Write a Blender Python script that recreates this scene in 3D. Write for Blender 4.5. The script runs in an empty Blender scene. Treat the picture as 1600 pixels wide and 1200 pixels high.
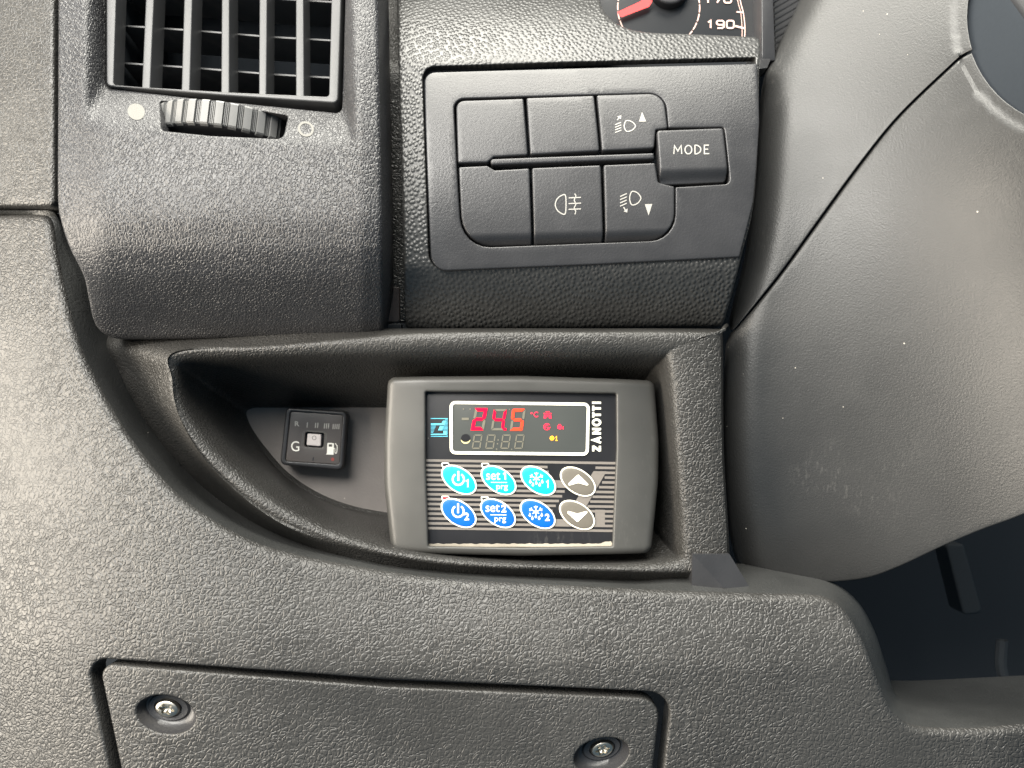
import bpy, math, random
import numpy as np
from mathutils import Vector, Matrix
from mathutils.geometry import delaunay_2d_cdt, tessellate_polygon
from mathutils.bvhtree import BVHTree

sc = bpy.context.scene
col = sc.collection
random.seed(7)

# ------------------------------------------------------------------ camera, light, exposure
CAMD = 340.0                      # mm from the lens to the reference plane of the dashboard
cam_d = bpy.data.cameras.new('camera')
cam = bpy.data.objects.new('camera', cam_d); col.objects.link(cam)
cam.location = (0, -CAMD/1000, 0); cam.rotation_euler = (math.pi/2, 0, 0)
cam_d.sensor_width = 36.0; cam_d.lens = 36.0*CAMD/400.0
cam_d.clip_start = 0.005; cam_d.clip_end = 20
cam_d.dof.use_dof = True; cam_d.dof.focus_distance = 0.338; cam_d.dof.aperture_fstop = 13.0
sc.camera = cam

w = bpy.data.worlds.new('World'); sc.world = w; w.use_nodes = True
w.node_tree.nodes['Background'].inputs[0].default_value = (0.45, 0.74, 1.0, 1)
w.node_tree.nodes['Background'].inputs[1].default_value = 0.18

def area(name, loc, target, sx, sy, power, colr):
    l = bpy.data.lights.new(name, 'AREA'); l.shape = 'RECTANGLE'; l.size = sx; l.size_y = sy
    l.energy = power; l.color = colr
    o = bpy.data.objects.new(name, l); col.objects.link(o); o.location = loc
    d = Vector(target)-Vector(loc); o.rotation_euler = d.to_track_quat('-Z', 'Y').to_euler()
    return o
area('windscreen_light', (-0.12, -0.06, 0.80), (0.0, 0.0, 0.05), 1.2, 0.5, 24, (1.0, 0.965, 0.87))
area('side_window_light', (-0.58, -0.24, -0.01), (-0.18, 0, -0.06), 0.4, 0.45, 6.8, (1.0, 0.90, 0.76))
area('rear_window_light', (-0.36, -0.70, 0.52), (0, 0, 0), 0.55, 0.40, 11.5, (1.0, 0.965, 0.90))

sc.view_settings.view_transform = 'Standard'; sc.view_settings.look = 'None'
sc.view_settings.exposure = 0.6; sc.view_settings.gamma = 1.0
sc.view_settings.use_curve_mapping = False
sc.cycles.use_denoising = True
sc.cycles.max_bounces = 6

# ------------------------------------------------------------------ helpers: points
def P(u, v, y):
    """photo position (1600 wide) seen at depth y (mm behind the reference plane) -> metres"""
    k = (CAMD+y)/CAMD/4.0
    return Vector(((u-800)*k, y, -(v-600)*k))*0.001
class Plane:
    def __init__(s, u0, v0, y0, up=0.0, left=0.0):
        s.o = P(u0, v0, y0)
        n = Vector((0, -1, 0))
        n = Matrix.Rotation(math.radians(-up), 3, 'X') @ n
        n = Matrix.Rotation(math.radians(-left), 3, 'Z') @ n
        s.n = n.normalized(); s.c = Vector((0, -CAMD/1000, 0))
    def F(s, u, v, h=0.0):
        d = P(u, v, 0)-s.c
        t = (s.o-s.c).dot(s.n)/d.dot(s.n)
        return s.c+d*t+s.n*(h*0.001)
    def at(s, dh):
        return lambda u, v, h=0.0: s.F(u, v, h+dh)
def FD(df):
    def f(u, v, h=0.0):
        p = P(u, v, df(u, v)); p.y -= h*0.001
        return p
    return f
def smooth(x, a, b):
    t = min(1, max(0, (x-a)/(b-a))); return t*t*(3-2*t)
def curve1(xs, ys):
    """smooth (monotone cubic) interpolation"""
    xs = list(map(float, xs)); ys = list(map(float, ys)); n = len(xs)
    d = [(ys[i+1]-ys[i])/(xs[i+1]-xs[i]) for i in range(n-1)]
    m = [d[0]]+[0 if d[i-1]*d[i] <= 0 else 2*d[i-1]*d[i]/(d[i-1]+d[i]) for i in range(1, n-1)]+[d[-1]]
    def f(x):
        if x <= xs[0]: return ys[0]+m[0]*(x-xs[0])
        if x >= xs[-1]: return ys[-1]+m[-1]*(x-xs[-1])
        i = 0
        while xs[i+1] < x: i += 1
        h = xs[i+1]-xs[i]; t = (x-xs[i])/h
        return ((2*t**3-3*t*t+1)*ys[i]+(t**3-2*t*t+t)*h*m[i]+(-2*t**3+3*t*t)*ys[i+1]+(t**3-t*t)*h*m[i+1])
    return f

# ------------------------------------------------------------------ helpers: 2-D outlines
def cr(pts, n=8, closed=False):
    out = []; N = len(pts); rng = range(N if closed else N-1)
    g = (lambda i: pts[i % N]) if closed else (lambda i: pts[min(max(i, 0), N-1)])
    for i in rng:
        p0, p1, p2, p3 = g(i-1), g(i), g(i+1), g(i+2)
        for k in range(n):
            t = k/n
            out.append(tuple(0.5*((2*b)+(-a+c)*t+(2*a-5*b+4*c-d)*t*t+(-a+3*b-3*c+d)*t**3) for a, b, c, d in zip(p0, p1, p2, p3)))
    if not closed: out.append(tuple(pts[-1]))
    return out
def rpoly(pts, step=8, seg=6):
    """closed polygon; each point (u,v[,radius])"""
    out = []; N = len(pts)
    for i in range(N):
        p = Vector(pts[i][:2]); r = pts[i][2] if len(pts[i]) > 2 else 0
        a = Vector(pts[i-1][:2]); b = Vector(pts[(i+1) % N][:2])
        if r <= 0.01: out.append(tuple(p)); continue
        da = (a-p); db = (b-p); la = da.length; lb = db.length; da.normalize(); db.normalize()
        ang = da.angle(db)
        t = min(r/math.tan(ang/2), la*0.49, lb*0.49); r2 = t*math.tan(ang/2)
        bis = (da+db).normalized(); c = p+bis*(r2/math.sin(ang/2))
        s = p+da*t; e = p+db*t
        a0 = math.atan2(s.y-c.y, s.x-c.x); a1 = math.atan2(e.y-c.y, e.x-c.x)
        dd = (a1-a0+math.pi) % (2*math.pi)-math.pi
        for k in range(seg+1):
            q = a0+dd*k/seg; out.append((c.x+r2*math.cos(q), c.y+r2*math.sin(q)))
    return resub(out, step)
def resub(pts, step, closed=True):
    out = []; N = len(pts)
    for i in range(N if closed else N-1):
        a = pts[i]; b = pts[(i+1) % N]; L = math.hypot(b[0]-a[0], b[1]-a[1])
        if L < 1e-6: continue
        n = max(1, int(math.ceil(L/step)))
        for k in range(n): out.append((a[0]+(b[0]-a[0])*k/n, a[1]+(b[1]-a[1])*k/n))
    if not closed: out.append(pts[-1])
    return out
def ccw(p):
    A = sum(p[i-1][0]*p[i][1]-p[i][0]*p[i-1][1] for i in range(len(p)))
    return p if A > 0 else p[::-1]
def inset(p, d):
    """p positively oriented; d > 0 goes inward"""
    if abs(d) < 1e-9: return list(p)
    N = len(p); out = []
    for i in range(N):
        a = Vector(p[i-1]); b = Vector(p[i]); c = Vector(p[(i+1) % N])
        e1 = (b-a).normalized(); e2 = (c-b).normalized()
        n = Vector((-e1.y, e1.x))+Vector((-e2.y, e2.x))
        if n.length < 1e-6: n = Vector((-e1.y, e1.x))
        n.normalize()
        k = n.dot(Vector((-e1.y, e1.x)))
        q = b+n*(d/max(k, 0.6)); out.append((q.x, q.y))
    return out
def ellipse(cx, cy, a, b, th=0.0, n=40):
    c, s = math.cos(th), math.sin(th)
    return [(cx+a*math.cos(t)*c-b*math.sin(t)*s, cy+a*math.cos(t)*s+b*math.sin(t)*c) for t in [2*math.pi*i/n for i in range(n)]]
def inside(pts, poly):
    pts = np.asarray(pts, float); x, y = pts[:, 0], pts[:, 1]
    p = np.asarray(poly, float); q = np.roll(p, -1, 0); r = np.zeros(len(pts), bool)
    for (x0, y0), (x1, y1) in zip(p, q):
        if y0 == y1: continue
        c = ((y0 > y) != (y1 > y)); r ^= c & (x < (x1-x0)*(y-y0)/(y1-y0)+x0)
    return r

# ------------------------------------------------------------------ helpers: objects
ORG = {}
def tag(o, label, cat, group=None):
    o['label'] = label; o['category'] = cat
    if group: o['group'] = group
    return o
def thing(name, loc, label, cat, group=None):
    o = bpy.data.objects.new(name, None); col.objects.link(o); o.location = loc; o.empty_display_size = 0.01
    ORG[o.name] = Vector(loc)
    return tag(o, label, cat, group)
def mesh(name, verts, faces, mat, parent=None, sharp=40, loc=None):
    org = ORG[parent.name] if parent else Vector(loc if loc else (0, 0, 0))
    me = bpy.data.meshes.new(name)
    me.from_pydata([tuple(Vector(v)-org) for v in verts], [], faces)
    me.validate(); me.update()
    import bmesh
    bm = bmesh.new(); bm.from_mesh(me)
    bmesh.ops.remove_doubles(bm, verts=bm.verts, dist=1.5e-6)
    bm.to_mesh(me); bm.free()
    for p in me.polygons: p.use_smooth = True
    me.set_sharp_from_angle(angle=math.radians(sharp))
    o = bpy.data.objects.new(name, me); col.objects.link(o)
    if mat: me.materials.append(mat)
    if parent: o.parent = parent
    else: o.location = org
    ORG[o.name] = org
    return o
def struct(name, verts, faces, mat, loc=(0, 0, 0)):
    o = mesh(name, verts, faces, mat, None, 40, loc); o['kind'] = 'structure'; return o

def cap(outer, holes, F, step):
    pts = [Vector(p) for p in outer]; edges = []; n0 = len(pts)
    edges += [(i, (i+1) % n0) for i in range(n0)]
    for h in holes:
        b = len(pts); pts += [Vector(p) for p in h]; edges += [(b+i, b+(i+1) % len(h)) for i in range(len(h))]
    if step:
        A = np.asarray(outer); x0, y0 = A.min(0); x1, y1 = A.max(0)
        gx = np.arange(x0+step*0.5, x1, step); gy = np.arange(y0+step*0.5, y1, step*0.9)
        G = np.array([(x+(step*0.5 if j % 2 else 0), y) for j, y in enumerate(gy) for x in gx])
        if len(G):
            m = inside(G, outer)
            for h in holes: m &= ~inside(G, h)
            G = G[m]
            B = np.array([tuple(p) for p in pts]); keep = []
            for k in range(0, len(G), 2000):
                g = G[k:k+2000]
                keep.append(((g[:, None, :]-B[None])**2).sum(2).min(1) > (0.45*step)**2)
            if keep: G = G[np.concatenate(keep)]
            pts += [Vector(p) for p in G]
    V, E, T, *_ = delaunay_2d_cdt(pts, edges, [], 0, 1e-7)
    C = np.array([np.mean([tuple(V[i]) for i in t], axis=0) for t in T])
    m = inside(C, outer)
    for h in holes: m &= ~inside(C, h)
    faces = []
    for t, ok in zip(T, m):
        if not ok: continue
        a, b, c = (V[i] for i in t[:3])
        s = (b.x-a.x)*(c.y-a.y)-(b.y-a.y)*(c.x-a.x)
        faces.append(tuple(t) if s < 0 else tuple(t[::-1]))
    return [F(p.x, p.y, 0.0) for p in V], faces
def stitch(verts, faces, rings, flip=False, closed=True):
    base = len(verts); n = len(rings[0])
    for r in rings: verts += r
    for k in range(len(rings)-1):
        for i in range(n if closed else n-1):
            j = (i+1) % n
            f = (base+k*n+i, base+k*n+j, base+(k+1)*n+j, base+(k+1)*n+i)
            faces.append(f[::-1] if flip else f)
def slab_geo(outl, F, r=2.0, depth=3.0, step=6, holes=(), nseg=4, back=False):
    outl = ccw(outl)
    hs = []
    for h in holes:
        hp = ccw(h[0]); hs.append((hp, h[1], h[2]))
    verts, faces = cap(inset(outl, r), [inset(h[0], -h[1]) for h in hs], F, step)
    def edge(poly, rr, dep, sgn):
        rings = []
        for k in range(nseg+1):
            a = k/nseg*math.pi/2
            q = inset(poly, sgn*rr*(1-math.sin(a)))
            rings.append([F(p[0], p[1], -rr/4*(1-math.cos(a))) for p in q])
        rings.append([F(p[0], p[1], -dep) for p in poly])
        stitch(verts, faces, rings, flip=(sgn < 0))
    edge(outl, r, depth, 1)
    for hp, hr, hd in hs: edge(hp, hr, hd, -1)
    if back:
        b = len(verts); bv = [F(p[0], p[1], -depth) for p in outl]; verts += bv
        faces.append(tuple(range(b, b+len(bv))))
    return verts, faces
def slab(name, outl, F, mat, parent, r=2.0, depth=3.0, step=0, holes=(), nseg=4, back=False, sharp=40, loc=None):
    v, f = slab_geo(outl, F, r, depth, step, holes, nseg, back)
    return mesh(name, v, f, mat, parent, sharp, loc)
def flat(name, polys, F, h, mat, parent):
    """flat print: filled polygons (each a list of loops: outer, holes...)"""
    verts = []; faces = []
    for loops in polys:
        if isinstance(loops[0][0], (int, float)): loops = [loops]
        L = [[Vector((p[0], p[1], 0)) for p in lp] for lp in loops]
        b = len(verts)
        for lp in loops: verts += [F(p[0], p[1], h) for p in lp]
        fl = [p for lp in L for p in lp]
        for t in tessellate_polygon(L):
            a, bb, c = (fl[i] for i in t)
            s = (bb.x-a.x)*(c.y-a.y)-(bb.y-a.y)*(c.x-a.x)
            faces.append(tuple(b+i for i in (t if s < 0 else t[::-1])))
    return mesh(name, verts, faces, mat, parent)
def stroke_polys(strokes):
    """strokes: (points, width[, closed]) -> list of quads / loops"""
    out = []
    for s in strokes:
        pts = [Vector(p) for p in s[0]]; wd = s[1]/2; closed = len(s) > 2 and s[2]
        n = len(pts); L = []; R = []
        for i in range(n):
            if closed: a, c = pts[i-1], pts[(i+1) % n]
            else: a, c = pts[max(i-1, 0)], pts[min(i+1, n-1)]
            b = pts[i]
            e1 = (b-a).normalized() if (b-a).length > 1e-9 else (c-b).normalized()
            e2 = (c-b).normalized() if (c-b).length > 1e-9 else e1
            nn = Vector((-e1.y, e1.x))+Vector((-e2.y, e2.x))
            if nn.length < 1e-6: nn = Vector((-e1.y, e1.x))
            nn.normalize(); k = max(nn.dot(Vector((-e1.y, e1.x))), 0.45)
            L.append(b+nn*wd/k); R.append(b-nn*wd/k)
        for i in range(n if closed else n-1):
            j = (i+1) % n
            out.append([tuple(L[i]), tuple(L[j]), tuple(R[j]), tuple(R[i])])
    return out
def strokes(name, st, F, h, mat, parent):
    return flat(name, stroke_polys(st), F, h, mat, parent)
def arc(cx, cy, r, a0, a1, n=20, ry=None):
    ry = r if ry is None else ry
    return [(cx+r*math.cos(math.radians(a0+(a1-a0)*i/n)), cy+ry*math.sin(math.radians(a0+(a1-a0)*i/n))) for i in range(n+1)]
def text_geo(s, bold=0.0, space=1.0):
    c = bpy.data.curves.new('t', 'FONT'); c.body = s; c.size = 1.0; c.offset = bold; c.resolution_u = 4
    c.space_character = space
    o = bpy.data.objects.new('t', c); col.objects.link(o)
    bpy.context.view_layer.update()
    me = bpy.data.meshes.new_from_object(o.evaluated_get(bpy.context.evaluated_depsgraph_get()))
    V = np.array([tuple(v.co)[:2] for v in me.vertices]); Fc = [tuple(p.vertices) for p in me.polygons]
    bpy.data.objects.remove(o); bpy.data.curves.remove(c); bpy.data.meshes.remove(me)
    return V, Fc
def text(name, s, box, F, h, mat, parent, bold=0.02, tilt=0.0, shear=0.0, space=1.0):
    """fit the string into box (u0,v0,u1,v1); tilt lowers the right end by tilt px"""
    if s == '1':
        u0, v0, u1, v1 = box; wd = (u1-u0)*0.34
        return strokes(name, [([(u0+0.6, v0+(v1-v0)*0.24), (u0+(u1-u0)*0.62, v0+wd*0.3), (u0+(u1-u0)*0.62, v1)], max(wd, 1.8))], F, h, mat, parent)
    V, Fc = text_geo(s, bold, space)
    mn, mx = V.min(0), V.max(0); u0, v0, u1, v1 = box
    out = []
    for x, y in V:
        a = (x-mn[0])/(mx[0]-mn[0]); b = (y-mn[1])/(mx[1]-mn[1])
        out.append(F(u0+a*(u1-u0)+shear*b, v1+(v0-v1)*b+tilt*a, h))
    return mesh(name, out, Fc, mat, parent)

# ------------------------------------------------------------------ materials
def lin(r, g, b):
    f = lambda c: (c/255/12.92) if c/255 <= 0.04045 else ((c/255+0.055)/1.055)**2.4
    return (f(r), f(g), f(b), 1)
class NT:
    def __init__(s, name):
        s.m = bpy.data.materials.new(name); s.m.use_nodes = True; s.t = s.m.node_tree
        s.b = s.t.nodes['Principled BSDF']
    def n(s, kind, **kw):
        o = s.t.nodes.new(kind)
        for k, v in kw.items(): setattr(o, k, v)
        return o
    def l(s, a, b): s.t.links.new(a, b)
    def math(s, op, a, b=None, c=None):
        o = s.n('ShaderNodeMath', operation=op)
        for i, x in enumerate((a, b, c)):
            if x is None: continue
            if isinstance(x, (int, float)): o.inputs[i].default_value = x
            else: s.l(x, o.inputs[i])
        return o.outputs[0]
    def ramp(s, x, a, b, smoothstep=True):
        o = s.n('ShaderNodeMapRange', interpolation_type='SMOOTHSTEP' if smoothstep else 'LINEAR')
        s.l(x, o.inputs['Value']); o.inputs['From Min'].default_value = a; o.inputs['From Max'].default_value = b
        return o.outputs['Result']
    def noise(s, vec, scale, detail=2, rough=0.5):
        o = s.n('ShaderNodeTexNoise'); o.inputs['Scale'].default_value = scale; o.inputs['Detail'].default_value = detail
        o.inputs['Roughness'].default_value = rough; s.l(vec, o.inputs['Vector']); return o.outputs
    def vor(s, vec, scale, feature='F1', rnd=1.0):
        o = s.n('ShaderNodeTexVoronoi', feature=feature); o.inputs['Scale'].default_value = scale
        o.inputs['Randomness'].default_value = rnd; s.l(vec, o.inputs['Vector']); return o.outputs
def plastic(name, base, rough=0.5, grain=None, cell=2.4, bump=1.0, dist=0.3, spec=0.5, dust=0.0, smudge=0.15, stretch=(1, 1, 1), coat=0.0, scuff=0.25):
    t = NT(name); b = t.b
    tc = t.n('ShaderNodeTexCoord').outputs['Object']
    mp = t.n('ShaderNodeMapping'); mp.inputs['Scale'].default_value = stretch; t.l(tc, mp.inputs['Vector']); vec = mp.outputs[0]
    c = base if len(base) == 4 else tuple(base)+(1,)
    S = 1000.0/cell
    big = t.noise(tc, 22, 4, 0.6)[0]
    # base colour with faint wear
    mx = t.n('ShaderNodeMix', data_type='RGBA'); mx.inputs['A'].default_value = tuple(x*(1-smudge) for x in c[:3])+(1,)
    mx.inputs['B'].default_value = tuple(min(1, x*(1+smudge)) for x in c[:3])+(1,); t.l(t.ramp(big, 0.3, 0.7), mx.inputs['Factor'])
    cout = mx.outputs['Result']
    rr = t.math('MULTIPLY_ADD', t.ramp(big, 0.3, 0.7), 0.10, rough-0.05)
    height = None
    if grain in ('leather', 'wrinkle'):
        wn = t.noise(vec, S*(0.4 if grain == 'leather' else 0.55), 2)[1]
        wv = t.n('ShaderNodeVectorMath', operation='MULTIPLY_ADD'); t.l(wn, wv.inputs[0])
        k = 2.2/S if grain == 'leather' else 1.3/S
        wv.inputs[1].default_value = (k, k, k); t.l(vec, wv.inputs[2])
        e = t.vor(wv.outputs[0], S, 'DISTANCE_TO_EDGE')[0]
        h1 = t.ramp(e, 0.0, 0.25)
        e2 = t.vor(wv.outputs[0], S*2.1, 'DISTANCE_TO_EDGE')[0]
        h2 = t.ramp(e2, 0.0, 0.3)
        n3 = t.noise(vec, S*3.2, 2)[0]
        height = t.math('MULTIPLY_ADD', h2, 0.18, t.math('MULTIPLY_ADD', n3, 0.12, h1))
    elif grain == 'dots':
        pj = t.n('ShaderNodeVectorMath', operation='MULTIPLY'); pj.inputs[1].default_value = (1, 0, 1); t.l(vec, pj.inputs[0])
        ry = t.n('ShaderNodeVectorRotate', rotation_type='X_AXIS'); ry.inputs['Angle'].default_value = math.pi/2; t.l(pj.outputs[0], ry.inputs['Vector'])
        vv = t.n('ShaderNodeTexVoronoi', feature='F1', voronoi_dimensions='2D'); vv.inputs['Scale'].default_value = S; vv.inputs['Randomness'].default_value = 0.72
        rz_ = t.n('ShaderNodeVectorRotate', rotation_type='Z_AXIS'); rz_.inputs['Angle'].default_value = 0.47; t.l(ry.outputs[0], rz_.inputs['Vector']); t.l(rz_.outputs[0], vv.inputs['Vector']); d = vv.outputs[0]
        height = t.math('SUBTRACT', 1.0, t.ramp(d, 0.02, 0.60))
        height = t.math('MULTIPLY_ADD', t.noise(vec, S*2, 1)[0], 0.2, height)
    elif grain == 'fine':
        height = t.noise(vec, S, 3, 0.6)[0]
    if height is not None:
        bp = t.n('ShaderNodeBump'); bp.inputs['Strength'].default_value = bump; bp.inputs['Distance'].default_value = dist*0.001
        if grain in ('leather', 'wrinkle', 'dots'):
            sv = t.ramp(t.noise(tc, 14, 3)[0], 0.28, 0.68); t.l(t.math('MULTIPLY_ADD', sv, bump*0.55, bump*0.55), bp.inputs['Strength'])
        t.l(height, bp.inputs['Height']); t.l(bp.outputs[0], b.inputs['Normal'])
    if scuff > 0:
        sm = t.n('ShaderNodeMapping'); sm.inputs['Rotation'].default_value = (0, 0.6, 0); sm.inputs['Scale'].default_value = (1.0, 1.0, 0.35); t.l(tc, sm.inputs['Vector'])
        patch = t.ramp(t.noise(tc, 17, 3)[0], 0.56, 0.74)
        fine = t.ramp(t.noise(sm.outputs[0], 700, 3, 0.65)[0], 0.52, 0.72)
        sc_ = t.math('MULTIPLY', t.math('MULTIPLY', patch, fine), scuff)
        m3 = t.n('ShaderNodeMix', data_type='RGBA'); t.l(sc_, m3.inputs['Factor']); t.l(cout, m3.inputs['A'])
        m3.inputs['B'].default_value = (0.16, 0.155, 0.145, 1); cout = m3.outputs['Result']
        rr = t.math('MULTIPLY_ADD', sc_, 0.25, rr)
    if dust > 0:
        v = t.vor(tc, 170, 'F1')
        sep = t.n('ShaderNodeSeparateColor'); t.l(v[1], sep.inputs[0])
        rad = t.math('MULTIPLY', sep.outputs[0], 0.055)
        spot = t.math('MULTIPLY', t.math('LESS_THAN', v[0], rad), t.math('LESS_THAN', sep.outputs[1], dust))
        m2 = t.n('ShaderNodeMix', data_type='RGBA'); t.l(spot, m2.inputs['Factor']); t.l(cout, m2.inputs['A'])
        m2.inputs['B'].default_value = (0.42, 0.39, 0.34, 1); cout = m2.outputs['Result']
        rr = t.math('MAXIMUM', rr, t.math('MULTIPLY', spot, 0.9))
    t.l(cout, b.inputs['Base Color']); t.l(rr, b.inputs['Roughness'])
    b.inputs['Specular IOR Level'].default_value = spec
    b.inputs['Coat Weight'].default_value = coat
    return t.m
def plain(name, c, rough=0.5, spec=0.5, emit=0.0, metal=0.0, coat=0.0, nscale=900):
    t = NT(name); b = t.b; c = tuple(c[:3])
    tc = t.n('ShaderNodeTexCoord').outputs['Object']; n = t.noise(tc, nscale, 2)[0]
    mx = t.n('ShaderNodeMix', data_type='RGBA'); mx.inputs['A'].default_value = tuple(x*0.93 for x in c)+(1,)
    mx.inputs['B'].default_value = tuple(min(1, x*1.07) for x in c)+(1,); t.l(n, mx.inputs['Factor']); t.l(mx.outputs['Result'], b.inputs['Base Color'])
    b.inputs['Roughness'].default_value = rough; b.inputs['Specular IOR Level'].default_value = spec
    b.inputs['Metallic'].default_value = metal; b.inputs['Coat Weight'].default_value = coat
    if emit:
        b.inputs['Emission Color'].default_value = c+(1,); b.inputs['Emission Strength'].default_value = emit
    return t.m

M = {}
M['panel'] = plastic('coarse_grain_plastic', (0.040, 0.039, 0.037), 0.40, 'leather', 1.75, 0.95, 0.20, dust=0.05)
M['flange'] = plastic('panel_flange_plastic', (0.042, 0.043, 0.042), 0.42, 'fine', 1.2, 1.0, 0.4, dust=0.3)
M['tray'] = plastic('fine_leather_grain_plastic', (0.032, 0.031, 0.029), 0.42, 'leather', 1.6, 0.9, 0.2, dust=0.12)
M['pod'] = plastic('wrinkle_grain_plastic', (0.030, 0.030, 0.032), 0.38, 'wrinkle', 1.1, 1.1, 0.16, dust=0.05, stretch=(1, 1, 0.62))
M['dots'] = plastic('pebble_grain_plastic', (0.036, 0.036, 0.035), 0.38, 'dots', 1.75, 0.9, 0.3)
M['bezel'] = plastic('satin_bezel_plastic', (0.030, 0.030, 0.032), 0.34, 'fine', 0.85, 0.8, 0.09, dust=0.06)
M['button'] = plastic('satin_button_plastic', (0.034, 0.034, 0.036), 0.36, 'fine', 0.85, 0.8, 0.09, dust=0.06)
M['column'] = plastic('satin_shroud_plastic', (0.032, 0.032, 0.0315), 0.42, 'fine', 0.75, 1.0, 0.12, dust=0.45, smudge=0.06, scuff=0.25)
M['case'] = plastic('grey_case_plastic', (0.058, 0.057, 0.053), 0.42, 'fine', 0.6, 0.3, 0.05, dust=0.08, smudge=0.08)
M['face'] = plastic('black_membrane', (0.016, 0.016, 0.018), 0.36, 'fine', 2.0, 0.1, 0.05, dust=0.12, spec=0.35)
M['black'] = plastic('black_plastic', (0.014, 0.014, 0.016), 0.5, 'fine', 0.8, 0.3, 0.05)
M['vane'] = plastic('vane_plastic', (0.045, 0.046, 0.048), 0.38, 'fine', 0.5, 0.3, 0.05, dust=0.15)
M['void'] = plain('dark_cavity', (0.022, 0.026, 0.031), 0.9, 0.1)  # dark bluish colour carries the shade of gaps and footwell
M['dim'] = plain('dim_footwell_plastic', (0.030, 0.034, 0.038), 0.8, 0.15)
M['white'] = plain('pale_print', lin(236, 234, 224), 0.5)
M['symbol'] = plain('switch_symbol_print', lin(160, 158, 152), 0.5)
M['dimprint'] = plain('soft_pale_print', lin(104, 103, 99), 0.8)
M['cream'] = plain('cream_print', lin(250, 246, 228), 0.45)
M['stripe'] = plain('grey_print', lin(116, 110, 104), 0.5)
M['cyan'] = plain('cyan_key', lin(14, 178, 212), 0.4)
M['blue'] = plain('blue_key', lin(0, 92, 190), 0.4)
M['grey'] = plain('grey_key', lin(104, 99, 90), 0.4)
M['logo'] = plain('light_blue_print', lin(96, 200, 226), 0.5)
M['screen'] = plain('display_window', (0.062, 0.066, 0.062), 0.22, 0.6, nscale=60)
M['seg_off'] = plain('unlit_segment', lin(104, 101, 88), 0.5)
M['seg_red'] = plain('red_segment', (0.9, 0.002, 0.03), 0.6, 0.1, emit=0.7)
M['seg_pink'] = plain('red_indicator', (0.9, 0.03, 0.07), 0.6, 0.1, emit=0.5)
M['seg_orange'] = plain('orange_segment', (1.0, 0.05, 0.02), 0.6, 0.1, emit=0.7)
M['amber'] = plain('amber_indicator', (1.0, 0.40, 0.02), 0.5, emit=0.65)
M['ledred'] = plain('red_led', (0.75, 0.03, 0.04), 0.4, emit=0.25)
M['dusty'] = plastic('dusty_ledge', (0.30, 0.27, 0.22), 0.8, 'fine', 0.5, 0.8, 0.15, smudge=0.4)
M['screw'] = plain('screw_metal', (0.42, 0.40, 0.35), 0.32, 0.5, metal=1.0)
M['gauge'] = plain('fuel_switch_face', (0.085, 0.074, 0.068), 0.28, 0.6, coat=0.3)
M['needle'] = plain('red_needle', (0.85, 0.03, 0.03), 0.45, emit=0.25)
M['dial'] = plain('dial_face', (0.020, 0.021, 0.023), 0.3, 0.5)
M['dialpink'] = plain('dial_print', lin(226, 190, 178), 0.5)

# ------------------------------------------------------------------ the setting behind the panels
def quad(a, b, c, d): return [Vector(x) for x in (a, b, c, d)], [(0, 1, 2, 3)]
v, f = quad((-.45, .17, -.40), (.50, .17, -.40), (.50, .17, .24), (-.45, .17, .24)); struct('bulkhead', v, f, M['void'])  # dark sheet whose colour stands for the shaded space behind the panels
v, f = quad((-.45, .03, .236), (.50, .03, .236), (.50, .17, .238), (-.45, .17, .238)); struct('dash_top', v, f, M['black'])  # unseen sheet added to keep light from above out of the gaps
v, f = quad((-.45, .17, -.38), (.50, .17, -.38), (.50, -.05, -.395), (-.45, -.05, -.395)); struct('footwell_floor', v, f, M['void'])

# ------------------------------------------------------------------ lower dash panel with rolled lip
GL = [((-220, 329), (-220, 334)), ((0, 329), (0, 334)), ((55, 329), (52, 334)), ((80, 330), (71, 337)), ((92, 345), (79, 352)), ((103, 385), (85, 392)), ((126, 440), (97, 452)),
      ((150, 525), (120, 535)), ((178, 585), (146, 594)), ((210, 645), (180, 655)), ((245, 697), (215, 706)), ((300, 758), (266, 766)),
      ((345, 792), (320, 808)), ((400, 820), (388, 846)), ((480, 847), (462, 869)), ((560, 864), (545, 885)), ((640, 878), (632, 899)),
      ((760, 888), (755, 910)), ((900, 894), (900, 918)), ((1050, 900), (1050, 925)), ((1200, 901), (1200, 930)), ((1270, 903), (1262, 931)),
      ((1312, 916), (1298, 937)), ((1345, 946), (1325, 958)), ((1368, 990), (1350, 1000)), ((1385, 1042), (1370, 1050)), ((1400, 1086), (1388, 1096)),
      ((1422, 1094), (1404, 1120)), ((1460, 1096), (1436, 1138)), ((1520, 1094), (1520, 1142)), ((1600, 1090), (1600, 1136)), ((1800, 1080), (1800, 1124))]
f_left = curve1([334, 600, 850, 1020, 1350], [8, -8, -22, -30, -34])
f_right = curve1([334, 850, 915, 1010, 1050, 1350], [14, -9, -14, -21.0, -22.5, -21.5])
def panel_y(u, v):
    k = smooth(u, 250, 700)
    w_ = max(0.0, (260-u)/260.0)
    return f_left(v)*(1-k)+f_right(v)*k+11*w_*w_
PF = FD(panel_y)
Gd = cr([a for a, b in GL], 8); Ld = cr([b for a, b in GL], 8)
r_lip = 11.0
outl = Ld+resub([(1800, 1124), (1800, 1350), (-220, 1350), (-220, 334)], 14, closed=False)[1:-1]
gset = Gd+[None]*(len(outl)-len(Ld))
if ccw(outl) is not outl: outl = outl[::-1]; gset = gset[::-1]
hole = rpoly([(135, 1028, 24), (600, 1061), (1051, 1083, 34), (1022, 1335, 20), (192, 1300, 20)], 8)
verts, faces = cap(inset(outl, r_lip), [inset(ccw(hole), -5)], PF, 9)
rings = []
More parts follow.
